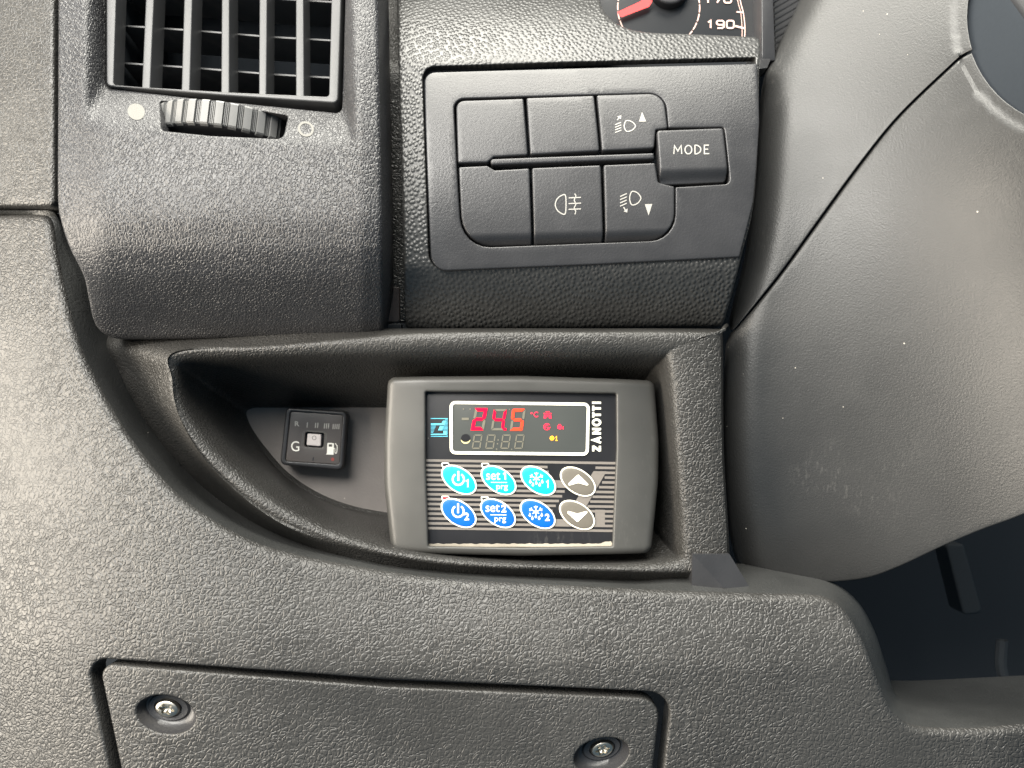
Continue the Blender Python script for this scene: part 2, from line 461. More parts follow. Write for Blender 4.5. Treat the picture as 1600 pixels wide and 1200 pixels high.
for k in range(6):
    a = k/5*math.pi/2; q = inset(outl, r_lip*(1-math.sin(a)))
    rings.append([PF(p[0], p[1], -r_lip/4*(1-math.cos(a))) for p in q])
lip_rings = rings
stitch(verts, faces, rings)
rings = []
for k in range(5):
    a = k/4*math.pi/2; q = inset(ccw(hole), -5*(1-math.sin(a)))
    rings.append([PF(p[0], p[1], -1.2*(1-math.cos(a))) for p in q])
rings.append([PF(p[0], p[1], -12) for p in ccw(hole)])
stitch(verts, faces, rings, flip=True)
lower = thing('lower_dash_panel', P(700, 1150, 0), 'large lower dashboard panel in coarse grained charcoal plastic curving around the storage tray', 'dash panel')
mesh('panel_skin', verts, faces, M['panel'], lower)
def g_y(u): return 17-13*smooth(u, 980, 1060)*smooth(u, 1270, 1190)
# the rolled-over flange behind the lip
fl = []
for t_ in (0.0, 0.12, 0.3, 0.55, 0.8, 1.0):
    row = []
    for p, g in zip(outl, gset):
        if g is None: continue
        a = PF(p[0], p[1], -r_lip/4); b_ = P(g[0], g[1], g_y(g[0]))
        row.append(a.lerp(b_, t_))
    fl.append(row)
row = []
for p, g in zip(outl, gset):
    if g is None: continue
    q = P(g[0], g[1], g_y(g[0])); q.y += 0.025; row.append(q)
fl.append(row)
verts = []; faces = []; stitch(verts, faces, fl, closed=False)
mesh('flange', verts, faces, M['flange'], lower)

# ------------------------------------------------------------------ screwed access cover
cov = thing('access_cover', P(600, 1150, -30), 'flat access cover with two screws set into the lower dashboard panel', 'cover')
cv = rpoly([(154, 1037, 18), (600, 1073), (1033, 1092, 30), (1004, 1335, 14), (210, 1300, 14)], 9)
CF = FD(lambda u, v: panel_y(u, v)+0.8)
cups = [(259, 1117, 47, 30, 10), (940, 1181, 44, 27, -14)]
hl = []
for (cx, cy, a, b_, th) in cups: hl.append((ellipse(cx, cy, a, b_, math.radians(th), 44), 3.5, 3.0))
slab('cover_plate', cv, CF, M['panel'], cov, 4.0, 8.0, 9, hl)
for (cx, cy, a, b_, th) in cups:
    th = math.radians(th); rings = []
    sx = -10 if cx < 600 else 6
    for (k, dx, dy, dep) in ((1.0, 0, 0, 0.6), (0.97, 0, 0, 2.0), (0.90, 0, -1, 3.6), (0.80, sx*0.25, -3, 5.0), (0.72, sx*0.3, -4, 5.2), (0.66, sx*0.4, -4, 4.6), (0.48, sx*0.5, -3, 4.9), (0.45, sx*0.5, -3, 6.5)):
        rings.append([CF(p[0], p[1], -dep) for p in ellipse(cx+dx, cy+dy, a*k, b_*k, th, 44)])
    verts = []; faces = []; stitch(verts, faces, rings, flip=True)
    mesh('screw_cup', verts, faces, M['bezel'], cov)
    # screw head: dome with a six-lobe socket
    scx, scy = cx+sx*0.5, cy-3; rings = []
    for (k, dep, lobe) in ((0.43, 6.0, 0), (0.42, 4.4, 0), (0.37, 3.7, 0), (0.29, 3.4, 0), (0.22, 3.4, 0.24), (0.195, 4.8, 0.24), (0.10, 5.3, 0.1), (0.01, 5.4, 0)):
        ring = []
        for i, p in enumerate(ellipse(scx, scy, a*k, b_*k*1.08, th, 44)):
            s = 1+lobe*math.cos(6*2*math.pi*i/44)
            ring.append(CF(scx+(p[0]-scx)*s, scy+(p[1]-scy)*s, -dep))
        rings.append(ring)
    verts = []; faces = []; stitch(verts, faces, rings, flip=True)
    mesh('screw', verts, faces, M['screw'], cov, 30)

# ------------------------------------------------------------------ upper door-side trim
trim = slab('side_dash_trim', rpoly([(-220, -140), (84, -140, 6), (84, 321, 9), (-220, 321)], 10),
            FD(lambda u, v: 26-19*(v+140)/474.0+11*max(0.0, (260-u)/260.0)**2-5), M['panel'], None, 6, 16, 12, loc=P(0, 100, 10))
tag(trim, 'coarse grained dashboard trim left of the air vent, above the seam', 'trim')

# ------------------------------------------------------------------ air vent unit
vent = thing('air_vent', P(345, 520, 0), 'air vent housing with slatted grille and ribbed thumb wheel below it', 'air vent')
pod_v = curve1([-140, 0, 150, 250, 300, 340, 380, 420, 470, 528], [4, -9, -20, -25.2, -27.2, -28.0, -26.6, -21.8, -10.5, 6])
def smin(a, b, k=0.45):
    h = max(k-abs(a-b), 0)/k; return min(a, b)-h*h*k*0.25
def scoop(u, v):
    vb = 203+(u-130)*0.085; vi = 138+(u-160)*0.082
    t1 = (vb-v)/(vb-vi); ur = 559-(240-v)*0.02; t2 = (ur-u)/20.0; t3 = (u-128)/34.0
    t = smin(smin(t1, t2), t3)
    if t <= 0: return 0.0
    t = min(t, 1.0)
    return 12.5*(t*t*(1.6-0.6*t))
def pod_y(u, v):
    e = 2.0*smooth(u, 560, 600)+3.0*(1-smooth(u, 95, 170))
    return pod_v(v)+scoop(u, v)+e
POD = FD(pod_y)
pod_left = cr([(90, -140), (89, 0), (88, 200), (88, 310), (93, 345), (106, 385), (128, 430), (136, 465), (144, 500), (158, 520), (180, 529)], 6)
pod_out = resub(pod_left+[(594, 528), (598, 520), (598, 480), (596, 300), (592, 100), (589, -140)], 8)
g_hole = rpoly([(163, -130), (543, -130), (534, 177, 10), (300, 153), (163, 137, 12)], 5)
slot = rpoly([(249, 157, 4), (350, 163), (450, 180, 5), (442, 217, 12), (330, 212), (252, 204, 6)], 5)
pod_o = slab('housing', pod_out, POD, M['pod'], vent, 7, 30, 4.5, [(g_hole, 3, 26), (slot, 2.5, 14)])
bv = BVHTree.FromPolygons([v.co+ORG[pod_o.name] for v in pod_o.data.vertices], [tuple(p.vertices) for p in pod_o.data.polygons])
def on_pod(u, v, h=0.0):
    c = Vector((0, -CAMD/1000, 0)); d = (P(u, v, 0)-c).normalized()
    hit = bv.ray_cast(c, d)
    p = hit[0] if hit[0] else P(u, v, pod_y(u, v))
    return p+hit[1]*0.00015*(1 if hit[1].dot(d) < 0 else -1) if hit[0] else p
def disc_rings(cx, cy, radii, F, tilt=0.08):
    verts = []; faces = []
    rings = [[F(cx+r*math.cos(t), cy+r*0.95*math.sin(t)+tilt*r*math.cos(t)) for t in [2*math.pi*i/32 for i in range(32)]] for r in radii]
    stitch(verts, faces, rings); return verts, faces
v, f = disc_rings(213, 175, [13.5, 10, 6, 2, 0.1], on_pod); mesh('closed_mark', v, f, M['dimprint'], vent)
v, f = disc_rings(478, 202, [12.6, 10.6, 9.0], on_pod); mesh('open_mark', v, f, M['dimprint'], vent)
# thumb wheel: ribbed drum on a near-vertical axle
R, Hw = 31.0, 5.3
wc = P(347, 186, 0); wy = pod_y(347, 187)/1000-0.0008
wm = Matrix.Translation(Vector((wc.x, wy+R/1000, P(347, 186, pod_y(347, 187)).z))) @ Matrix.Rotation(math.radians(5.0), 4, 'Y') @ Matrix.Rotation(math.radians(-5), 4, 'X')
def wheel_ring(rad, z, a0, a1, n): return [wm @ (Vector((rad*math.sin(math.radians(a0+(a1-a0)*i/n)), -rad*math.cos(math.radians(a0+(a1-a0)*i/n)), z))*0.001) for i in range(n+1)]
rings = [wheel_ring(2, -Hw, -100, 100, 60), wheel_ring(R-2.4, -Hw, -100, 100, 60), wheel_ring(R-1.2, -Hw+0.9, -100, 100, 60), wheel_ring(R-1.2, Hw-0.9, -100, 100, 60), wheel_ring(R-2.4, Hw, -100, 100, 60), wheel_ring(2, Hw, -100, 100, 60)]
verts = []; faces = []; stitch(verts, faces, rings, closed=False)
wheel = mesh('thumb_wheel', verts, faces, M['black'], vent)
M['wheel'] = plastic('grey_wheel_plastic', (0.14, 0.14, 0.138), 0.45, 'fine', 0.5, 0.4, 0.06)  # grip blocks and ribs, lighter grey than the wheel core
for k in range(-5, 6):
    c0 = k*9.6-1.0; verts = []; faces = []
    rs = [wheel_ring(R-1.6, -Hw+0.2, c0-2.9, c0+2.9, 4), wheel_ring(R-0.4, -Hw+0.7, c0-2.7, c0+2.7, 4), wheel_ring(R, -Hw+1.3, c0-2.5, c0+2.5, 4), wheel_ring(R, Hw-1.3, c0-2.5, c0+2.5, 4), wheel_ring(R-0.4, Hw-0.7, c0-2.7, c0+2.7, 4), wheel_ring(R-1.6, Hw-0.2, c0-2.9, c0+2.9, 4)]
    stitch(verts, faces, rs, closed=False)
    for side in (0, -1):
        b = len(verts); a1_ = wheel_ring(R-1.6, -Hw+0.2, c0-2.9, c0+2.9, 4)[side]; a2_ = wheel_ring(R-1.6, Hw-0.2, c0-2.9, c0+2.9, 4)[side]
        verts += [a1_]+[r_[side] for r_ in rs[1:-1]]+[a2_]; faces.append(tuple(range(b, len(verts))))
    mesh('grip_block', verts, faces, M['wheel'], wheel, 25)
    for d in (-1.0, 0.0, 1.0):
        cc = c0+4.8+d*1.15
        rs = [wheel_ring(R-1.4, -Hw+0.9, cc-0.42, cc+0.42, 1), wheel_ring(R-0.7, -Hw+1.2, cc-0.25, cc+0.25, 1), wheel_ring(R-0.7, Hw-1.2, cc-0.25, cc+0.25, 1), wheel_ring(R-1.4, Hw-0.9, cc-0.42, cc+0.42, 1)]
        verts = []; faces = []; stitch(verts, faces, rs, closed=False)
        n_ = len(verts)
        for side in (0, -1):
            b = len(verts); verts += [rs[0][side], rs[1][side], rs[2][side], rs[3][side]]; faces.append((b, b+1, b+2, b+3))
        mesh('grip_rib', verts, faces, M['wheel'], wheel, 25)
# grille: frame, upright vanes, cross vanes behind, dark duct
GP = Plane(350, 80, -5.5, up=10)
fr_out = rpoly([(166, -128), (537, -128), (528, 161, 8), (350, 149), (166, 134, 8)], 6)
top = [(181, 227), (240, 287), (300, 346), (358, 405), (417, 462), (474, 517)]
bot = [(177, 221), (234, 283), (296, 345), (358, 404), (416, 462), (475, 514)]
bv_ = [134, 137.5, 141, 144.5, 148, 151]
cells = []
for (a, b), (c, d), q in zip(top, bot, bv_):
    s = (a-c)/135.0; s2 = (b-d)/135.0
    cells.append(rpoly([(a+s*115, -115), (b+s2*115, -115), (d, q, 5), (c, q-1.5, 5)], 7))
fr_hole = rpoly([(181+4, -115), (517+4, -115), (514, 151, 5), (358, 144), (177, 133, 5)], 6)
slab('grille_frame', fr_out, GP.F, M['vane'], vent, 2.2, 9, 0, [(fr_hole, 1.5, 9)])
for i in range(5):
    a0, a1 = top[i][1], top[i+1][0]; b0, b1 = bot[i][1], bot[i+1][0]; q = bv_[i]+4
    s0 = (a0-b0)/135.0; s1 = (a1-b1)/135.0
    slab('vane', rpoly([(a0+s0*115, -118), (a1+s1*115, -118), (b1, q), (b0, q)], 8), GP.at(-0.25), M['vane'], vent, 1.8, 11, 0)
GX = GP.at(-12)
for dv in (-62, 0, 60):
    p = [(172, 12+dv), (290, 20+dv), (410, 30+dv), (530, 37+dv)]
    rs = []
    for (dd, h) in ((0, 0.2), (0.8, 0.9), (3.4, 0.9), (4.2, 0.2), (5.0, -16), (-1.0, -16), (0, 0.2)):
        rs.append([GX(a, b+dd, h) for a, b in p])
    verts = []; faces = []; stitch(verts, faces, rs, closed=False)
    mesh('cross_vane', verts, faces, M['vane'], vent)
# thin link strips between the cross vanes, seen through the grille
for (uu, ) in ((205,), (325,), (440,)):
    slab('link_rod', rpoly([(uu, -110), (uu+6, -110), (uu+3, 130), (uu-3, 130)], 20), GP.at(-24), M['black'], vent, 1, 2, 0)
dv_ = []; 
bx = [(168, -130), (540, -130), (530, 165), (168, 140)]
rs = [[GP.F(a, b, -9) for a, b in resub(bx, 30)], [GP.F(a, b, -60) for a, b in resub(bx, 30)]]
verts = []; faces = []; stitch(verts, faces, rs, flip=True); b = len(verts); verts += rs[1]; faces.append(tuple(range(b, b+len(rs[1]))))
mesh('duct', verts, faces, M['void'], vent)

# ------------------------------------------------------------------ filler strip between vent and instrument surround
fil = thing('filler_strip', P(610, 500, 20), 'narrow dark filler strip between air vent and switch surround', 'trim')
slab('strip', rpoly([(560, -140), (640, -140), (645, 503), (560, 503)], 12), FD(lambda u, v: 16+6*smooth(v, 500, 100)+0.28*max(0, 110-v)), M['tray'], fil, 2, 5, 14)
slab('clip', rpoly([(594, 449, 2), (624, 449, 2), (624, 503, 2), (594, 503, 2)], 10), FD(lambda u, v: 14.0), plastic('brown_clip_plastic', (0.05, 0.038, 0.034), 0.45, 'fine', 0.8, 0.2, 0.05), fil, 1, 4, 0)
slab('lower_tab', rpoly([(594, 506, 1.5), (627, 506, 1.5), (627, 517, 1.5), (594, 517, 1.5)], 10), FD(lambda u, v: 14.0), M['black'], fil, 1, 4, 0)

# ------------------------------------------------------------------ instrument surround
class Curved(Plane):
    def F(s, u, v, h=0.0):
        return Plane.F(s, u, v, h-1.85*((v-255)/100.0)**2)
BZ = Curved(920, 255, -6, up=7)
def bz_y(u, v):
    return BZ.F(u, v).y*1000
sur_v = curve1([-140, -40, 40, 95], [42, 24, 7, 0])
def sur_y(u, v):
    y = bz_y(u, v)+0.5
    if v < 100: y += 1.15*sur_v(v)*1.0-0.0 if v < 95 else 0
    if v > 415: y += 14.0*((v-415)/100.0)**1.25
    y += 1.5*smooth(u, 626, 615)+14*smooth(u, 1150, 1200)*smooth(v, 300, 100)*0
    return y
SUR = FD(sur_y)
s_out = [(617, -140), (900, -140)]+cr([(905, -120), (925, -60), (938, 0), (950, 24), (975, 41), (1010, 49), (1080, 52), (1150, 55)], 6)+[(1180, 56.5), (1187, 60), (1189, 68), (1188, 90)]+cr([(1187, 120), (1186, 200), (1182, 280), (1175, 340), (1160, 397), (1147, 450), (1132, 503)], 5)+[(1128, 509), (900, 512), (640, 515), (633, 510)]+cr([(631.5, 480), (630, 400), (627, 250), (622, 100), (618.5, -60)], 5)
s_out = resub(s_out, 7)
bezel = rpoly([(662, 107, 17), (930, 98.5), (1187.5, 91, 2), (1186.5, 190), (1177, 315), (1158.5, 398, 3), (930, 409), (673, 419, 24)], 7)
rec = rpoly([(659.5, 104, 19), (930, 95.5), (1181, 89, 2), (1180, 190), (1170, 317), (1153, 401, 3), (930, 412), (670.5, 422, 26)], 7)
sur = slab('instrument_surround', s_out, SUR, M['dots'], None, 5, 22, 6.5, [(rec, 2.0, 5)], loc=P(880, 515, 0))
tag(sur, 'pebble grained dashboard surround framing the switch panel below the speedometer', 'trim')

# ------------------------------------------------------------------ switch panel
sw = thing('switch_panel', P(920, 410, -5), 'satin black switch panel with six rocker buttons and MODE button', 'switch panel')
b_hole = rpoly([(708, 152, 17), (1040, 142.5, 27), (1044, 200, 2), (1131, 199, 5), (1140, 288, 8), (1055, 293, 2), (1056, 373, 39), (721, 385, 46)], 6)
slab('bezel', bezel, BZ.at(0.9), M['bezel'], sw, 2.0, 6, 8, [(b_hole, 2.2, 7)])
slab('recess_floor', rpoly([(700, 140), (1145, 135), (1145, 380), (712, 390)], 30), BZ.at(-6.5), M['void'], sw, 1, 1, 12)
def btn(name, pts, chamfer=None, h=1.5, parent=sw, mat=None, r=2.4, label=None):
    o_ = rpoly(pts, 5)
    def F(u, v, hh=0.0):
        e = 0
        if chamfer: e = -3.2*smooth(v, chamfer-3-(u-830)*0.03, chamfer+14-(u-830)*0.03)
        return BZ.F(u, v, h+e+hh)
    o = slab(name, o_, F, mat or M['button'], parent, r, 6, 3.0 if chamfer else 7)
    if label: o['label'] = label
    return o, F
btn('button', [(712.5, 157, 13), (818, 153, 3), (824.5, 244, 3), (772, 247, 4), (762, 255.5, 4), (716, 257, 3)])
btn('button', [(822.5, 152, 3), (928.5, 148, 3), (936, 237.5, 3), (828.5, 243.5, 3)])
b3, F3 = btn('button', [(932.5, 147.5, 3), (1037, 144, 24), (1042.5, 201.5, 3), (1024, 204, 3), (1021, 233, 3), (940, 237.5, 3)], label='button with headlamp beam raising symbol')
btn('button', [(717, 263, 3), (762, 261, 3), (773, 268, 4), (827, 265, 3), (831, 378, 3), (723, 381, 44)], 366)
b5, F5 = btn('button', [(831, 264.5, 3), (938, 260, 3), (943, 374.5, 3), (835, 378, 3)], 366, label='button with rear fog lamp symbol')
b6, F6 = btn('button', [(942.5, 260, 3), (1022.5, 256.5, 3), (1027.5, 287, 6), (1053, 293, 3), (1054, 371, 38), (947, 374.5, 3)], 366, label='button with headlamp beam lowering symbol')
bm_, FM = btn('mode_button', [(1025, 207, 5), (1128, 203, 4), (1136, 283, 6), (1031, 288, 6)], 277, 2.4, label='button lettered MODE')
# divider bar
slab('divider_bar', rpoly([(766, 250, 5.5), (1021, 240.5, 1), (1021.5, 249.5, 1), (767, 259.5, 5)], 6), BZ.at(1.3), M['bezel'], sw, 2.6, 6, 0)
# symbols
def dlamp(u, v, wd, hh, flipx=False):
    s = -1 if flipx else 1
    pts = [(-0.30, -0.5), (-0.05, -0.5), (0.22, -0.38), (0.42, -0.18), (0.5, 0), (0.42, 0.18), (0.22, 0.38), (-0.05, 0.5), (-0.30, 0.5), (-0.44, 0.3), (-0.5, 0), (-0.44, -0.3)]
    return cr([(u+s*x*wd, v+y*hh) for x, y in pts], 3, True)
st = [(dlamp(983.5, 198.5, 17.5, 17), 1.7, True)]
for k in range(4): st.append(([(960.5, 196.5+k*4.2), (970.2, 192.6+k*4.2)], 1.6))
st.append(([(964, 189), (968.5, 183.5)], 1.7))
po = stroke_polys(st)+[[(997.8, 191.5), (1009, 191.3), (1003, 175.5)], [(963.6, 183.2), (970.6, 181.2), (969.6, 187.6)]]
flat('symbol', po, F3, 0.12, M['symbol'], b3)
st = [(dlamp(992, 311, 17.5, 20), 1.7, True)]
for k in range(4): st.append(([(968.4, 308.5+k*4.9), (978.8, 304+k*4.9)], 1.6))
st.append(([(974, 324.5), (977, 329.5)], 1.8))
po = stroke_polys(st)+[[(1007, 320.2), (1018.6, 319.8), (1013.2, 337.2)], [(974, 331), (980.4, 326.5), (979.8, 332.8)]]
flat('symbol', po, F6, 0.12, M['symbol'], b6)
hl_ = cr([(883, 306.5), (877, 307), (870.5, 312), (867.4, 320.5), (870.5, 329), (877, 334), (883, 334.5), (884.2, 320.5)], 4, True)
st = [(hl_, 1.7, True)]+[([(888.3, 310.8+k*8.7-0.2), (907.5, 310+k*8.7-0.2)], 1.6) for k in range(3)]
st.append((cr([(897.5, 304), (899.5, 308), (897, 314), (899.5, 320), (897, 326), (899.5, 331), (898, 335.5)], 4), 1.6))
strokes('symbol', st, F5, 0.12, M['symbol'], b5)
# MODE
def mode_letters():
    y0, y1 = 231.3, 244.6; tl = lambda u: -0.012*(u-1050)
    L = []
    q = lambda u, v: (u, v+tl(u))
    L.append(([q(1051, y1), q(1052, y0), q(1057.2, y1-4.5), q(1062.4, y0), q(1063.2, y1)], 1.9))
    L.append(([q(1073.6+5.3*math.cos(t), 238+6.6*math.sin(t)) for t in [2*math.pi*i/20 for i in range(20)]], 1.9, True))
    L.append((cr([q(1083.8, y0), q(1087, y0), q(1091.6, y0+3), q(1092.8, 238), q(1091.6, y1-3), q(1087, y1), q(1083.8, y1)], 3)+[q(1083.8, y0-0.8)], 1.9))
    L.append(([q(1105.5, y0), q(1098.4, y0), q(1098.4, y1), q(1106, y1)], 1.9)); L.append(([q(1098.4, 237.6), q(1104.4, 237.6)], 1.8))
    return L
strokes('lettering', mode_letters(), FM, 0.12, M['symbol'], bm_)

# ------------------------------------------------------------------ instrument cluster
clu = thing('instrument_cluster', P(1060, 60, 60), 'speedometer dial with red needle behind the pebble grained surround', 'speedometer')
CP = Plane(1060, 30, 46, up=6)
slab('dial_face', rpoly([(880, -170), (1200, -170), (1200, 110), (880, 110)], 30), CP.F, M['dial'], clu, 2, 4, 0)
flat('needle', [[(963, 24.7), (966, 30), (970.2, 32.2), (1012.5, 16), (1017.7, 7.5), (1012.5, 2), (1006, 4.5)]], CP.F, 3.0, M['needle'], clu)
v, f = slab_geo(ellipse(1045, -14, 30, 29, 0, 40), CP.at(5), 4, 5, 0); mesh('needle_hub', v, f, M['black'], clu)
st = [(arc(1029, 12, 64, a, a+11, 5), 1.9) for a in range(-30, 75, 13)]+[(arc(1029, 12, 64, a, a+11, 5), 1.9) for a in range(150, 230, 13)]
strokes('inner_ring', st, CP.F, 0.3, M['dialpink'], clu)
st = [(cr([(1150, -40), (1156, 0), (1161, 20), (1163.5, 41), (1163, 60), (1160, 80)], 4), 1.6), (cr([(1146, -40), (1152, 0), (1157, 20), (1159, 41), (1159, 60), (1156, 80)], 4), 1.0)]
strokes('outer_ring', st, CP.F, 0.3, M['dialpink'], clu)
for (a, b, wd) in (((1150.5, 19.2), (1161, 20.3), 2.2), ((1148.5, 41.3), (1162.5, 44.8), 3.0), ((1148, -4), (1157, -3), 2.0)):
    strokes('tick', [([a, b], wd)], CP.F, 0.4, M['dialpink'], clu)
def digits(s, u, v, wd, hh, F, parent, name='numeral'):
    for ch in s:
        if ch == '1': L = [([(u+wd*0.2, v+hh*0.22), (u+wd*0.55, v), (u+wd*0.55, v+hh)], 2.5)]
        elif ch == '9': L = [([(u+wd, v+hh*0.55), (u+wd*0.2, v+hh*0.55), (u, v+hh*0.4), (u, v+hh*0.15), (u+wd*0.2, v), (u+wd*0.8, v), (u+wd, v+hh*0.15), (u+wd, v+hh*0.85), (u+wd*0.8, v+hh), (u+wd*0.1, v+hh)], 2.5)]
        elif ch == '7': L = [([(u, v), (u+wd, v), (u+wd, v+hh*0.15), (u+wd*0.4, v+hh)], 2.5)]
        else: L = [(rpoly([(u, v, 3), (u+wd, v, 3), (u+wd, v+hh, 3), (u, v+hh, 3)], 4), 2.5, True)]
        strokes(name, L, F, 0.4, M['dialpink'], parent); u += wd*1.42
digits('190', 1104, 33, 11, 11.5, CP.F, clu)
digits('170', 1100, -6.5, 11, 11.5, CP.F, clu)
slab('side_trim', rpoly([(1189, -160), (1203, -160), (1212, 95), (1190, 95)], 12), FD(lambda u, v: 34+0*u), M['bezel'], clu, 2, 20, 14)
rib = slab('ribbed_cheek', rpoly([(1205, -160), (1340, -160), (1340, 130), (1213, 130)], 20), FD(lambda u, v: 48.0), M['black'], clu, 1, 4, 0)
for k in range(24):
    a = -150+k*9.5
    strokes('rib', [([(1206, a+40), (1290, a-10)], 2.6)], FD(lambda u, v: 47.7), 0, M['bezel'], rib)
slab('lower_ledge', rpoly([(1186, 92, 2), (1205, 91, 2), (1199, 106, 2), (1185, 108, 2)], 10), FD(lambda u, v: 26-0.3*(v-92)), M['bezel'], clu, 1.5, 10, 10)

# ------------------------------------------------------------------ storage tray
tray = thing('storage_tray', P(700, 860, 40), 'recessed storage tray with leather grained rim under the air vent and switches', 'tray')
RG = {
 'O': (9, [(120, 520), (420, 515), (650, 513), (900, 513), (1119, 514), (1129, 521), (1131, 700), (1140, 872), (1132, 915), (900, 915), (700, 910), (540, 890), (400, 840), (285, 755), (190, 660), (130, 570)]),
 'A': (-1.0, [(262, 546), (420, 536), (650, 519), (900, 517), (1115, 517.5), (1125.5, 525), (1128, 700), (1136, 870), (1120, 897), (900, 895), (700, 887), (548, 862), (428, 817), (328, 735), (274, 655), (258, 592)]),
 'B': (-4.0, [(272, 551), (420, 541), (650, 524), (900, 522), (1108, 523), (1119, 532), (1122, 700), (1130, 866), (1110, 892), (900, 891), (700, 882), (552, 855), (434, 810), (333, 730), (279, 652), (263, 591)]),
 'C': (-4.0, [(282, 555), (420, 549), (650, 541), (900, 541), (1038, 542), (1058, 560), (1068, 700), (1078, 850), (1062, 884), (900, 886), (700, 876), (557, 849), (441, 802), (338, 724), (283, 650), (266, 590)]),
 'D': (-1.0, [(295, 564), (420, 559), (650, 555), (900, 556), (1022, 557), (1043, 573), (1054, 700), (1064, 846), (1047, 876), (900, 881), (700, 870), (564, 842), (450, 793), (350, 716), (296, 648), (280, 594)]),
 'I': (8, [(308, 574), (420, 568), (650, 566), (900, 567), (1012, 568), (1032, 584), (1044, 700), (1053, 843), (1037, 870), (900, 876), (700, 864), (573, 834), (462, 783), (364, 706), (312, 646), (295, 600)]),
 'J': (18, [(320, 585), (424, 579), (650, 577), (900, 578), (1002, 579), (1022, 594), (1033, 700), (1041, 832), (1026, 858), (895, 866), (700, 854), (578, 826), (472, 776), (380, 708), (330, 650), (312, 608)]),
 'K': (50, [(384, 634), (440, 631), (650, 631), (850, 631), (966, 631), (981, 642), (990, 700), (996, 782), (986, 809), (880, 819), (718, 816), (597, 806), (516, 786), (450, 748), (404, 697), (381, 655)]),
 'L': (52, [(391, 639), (441, 637), (650, 637), (850, 637), (960, 637), (975, 646), (984, 700), (990, 780), (980, 803), (880, 813), (720, 810), (600, 800), (520, 780), (456, 743), (411, 694), (388, 657)])}
keys = 'OABCDIJKL'; sub = 10
base = [[(a, b, RG[k][0]+(32 if k == 'O' and i in (0, 12, 13, 14, 15) else 0)) for i, (a, b) in enumerate(RG[k][1])] for k in keys]
dense = [cr(r, sub, True) for r in base]
rows = []
for i in range(len(dense)-1):
    nn = 3 if keys[i] in 'ABCDI' else 4
    for k in range(nn):
        t_ = k/nn; row = []
        for q in range(len(dense[0])):
            p0 = dense[max(i-1, 0)][q]; p1 = dense[i][q]; p2 = dense[i+1][q]; p3 = dense[min(i+2, len(dense)-1)][q]
            if keys[i] in 'JK': row.append(tuple(a+(b-a)*t_ for a, b in zip(p1, p2)))
            else: row.append(tuple(0.5*((2*b)+(-a+c)*t_+(2*a-5*b+4*c-d)*t_*t_+(-a+3*b-3*c+d)*t_**3) for a, b, c, d in zip(p0, p1, p2, p3)))
        rows.append(row)
rows.append(dense[-1])
verts = []; faces = []
stitch(verts, faces, [[P(*p) for p in r] for r in rows], flip=False)
nI = [i for i in range(len(rows))]
mesh('rim', verts[:], faces[:], M['tray'], tray)
v, f = cap(ccw([(p[0], p[1]) for p in dense[-1]]), [], FD(lambda u, v: 52), 20)
M['trayback'] = plastic('tray_floor_plastic', (0.17, 0.155, 0.146), 0.55, 'fine', 0.9, 0.8, 0.12, dust=0.5, scuff=0.7)
mesh('back_wall', v, f, M['trayback'], tray)
A = P(1082, 866, -6.5); B = P(1140, 866, -6.0); C = P(1171, 917, -6.0); D = P(1131, 919, -8.5); E = P(1081, 917, -6.2)
A2 = A+Vector((0, .02, 0)); B2 = B+Vector((0, .02, 0)); C2 = C+Vector((0, .02, 0)); E2 = E+Vector((0, .02, 0))
A1 = A.lerp(D, 0.0)
mesh('corner_gusset', [A, B, C, D, E, A2, B2, C2, E2], [(0, 3, 2, 1), (0, 4, 3), (0, 1, 6, 5), (1, 2, 7, 6), (0, 5, 8, 4)], M['bezel'], tray, 20)

# ------------------------------------------------------------------ fuel selector switch
fs = thing('fuel_selector_switch', P(490, 735, 45), 'small square fuel selector switch with white button and pump symbol', 'switch')
FP = Plane(490, 685, 41, up=3, left=-4)
fo = rpoly([(446.5, 636, 8), (542.5, 642.5, 8), (535.5, 735, 9), (437, 726, 9)], 5)
fi = rpoly([(453.5, 642.5, 4), (536, 648.5, 4), (529.8, 726, 4), (445.5, 720.5, 4)], 5)
slab('housing', fo, FP.F, M['bezel'], fs, 3.5, 11, 0, [(fi, 1.5, 1.2)])
bwin = rpoly([(476.5, 674.5, 4), (506.8, 676.5, 4), (504.8, 700, 4), (474.8, 698, 4)], 4)
slab('face', inset(ccw(fi), 0.3), FP.at(-0.7), M['gauge'], fs, 0.8, 1, 0, [(bwin, 1.2, 3)])
FF = FP.at(-0.7)
slab('recess', inset(ccw(bwin), -3), FP.at(-3.4), M['black'], fs, 0.5, 1, 0)
pb = slab('push_button', rpoly([(480, 677.3, 2), (501.8, 678.8, 2), (500.8, 697.5, 2), (478.6, 695.8, 2)], 4), FP.at(-0.6), plain('milky_button', lin(214, 206, 202), 0.45), fs, 1.8, 3, 0)
strokes('ring_mark', [(ellipse(490.6, 684.2, 3.0, 3.0, 0, 24), 0.9, True)], FP.at(-0.6), 0.1, M['stripe'], pb)
strokes('button_outline', [(rpoly([(472.6, 672.4, 6), (510.6, 674.8, 6), (508, 703.2, 6), (470.8, 700.6, 6)], 3), 0.9, True), (rpoly([(475, 673.6, 5), (508.4, 675.8, 5), (506.4, 701.4, 5), (473, 699, 5)], 3), 0.8, True)], FF, 0.1, M['dimprint'], fs)
text('letter_r', 'R', (460.2, 658, 467.6, 665.8), FF, 0.12, M['symbol'], fs, 0.03, 0.4)
for i, (us, v0) in enumerate((([479.6], 660), ([492.6, 496], 660.6), ([506.6, 509.8, 513], 661.6), ([520.2, 523.2, 526.2, 529.2], 662.4))):
    strokes('level_mark', [([(u_+0.5, v0), (u_-0.3, v0+8)], 1.5) for u_ in us], FF, 0.12, M['symbol'], fs)
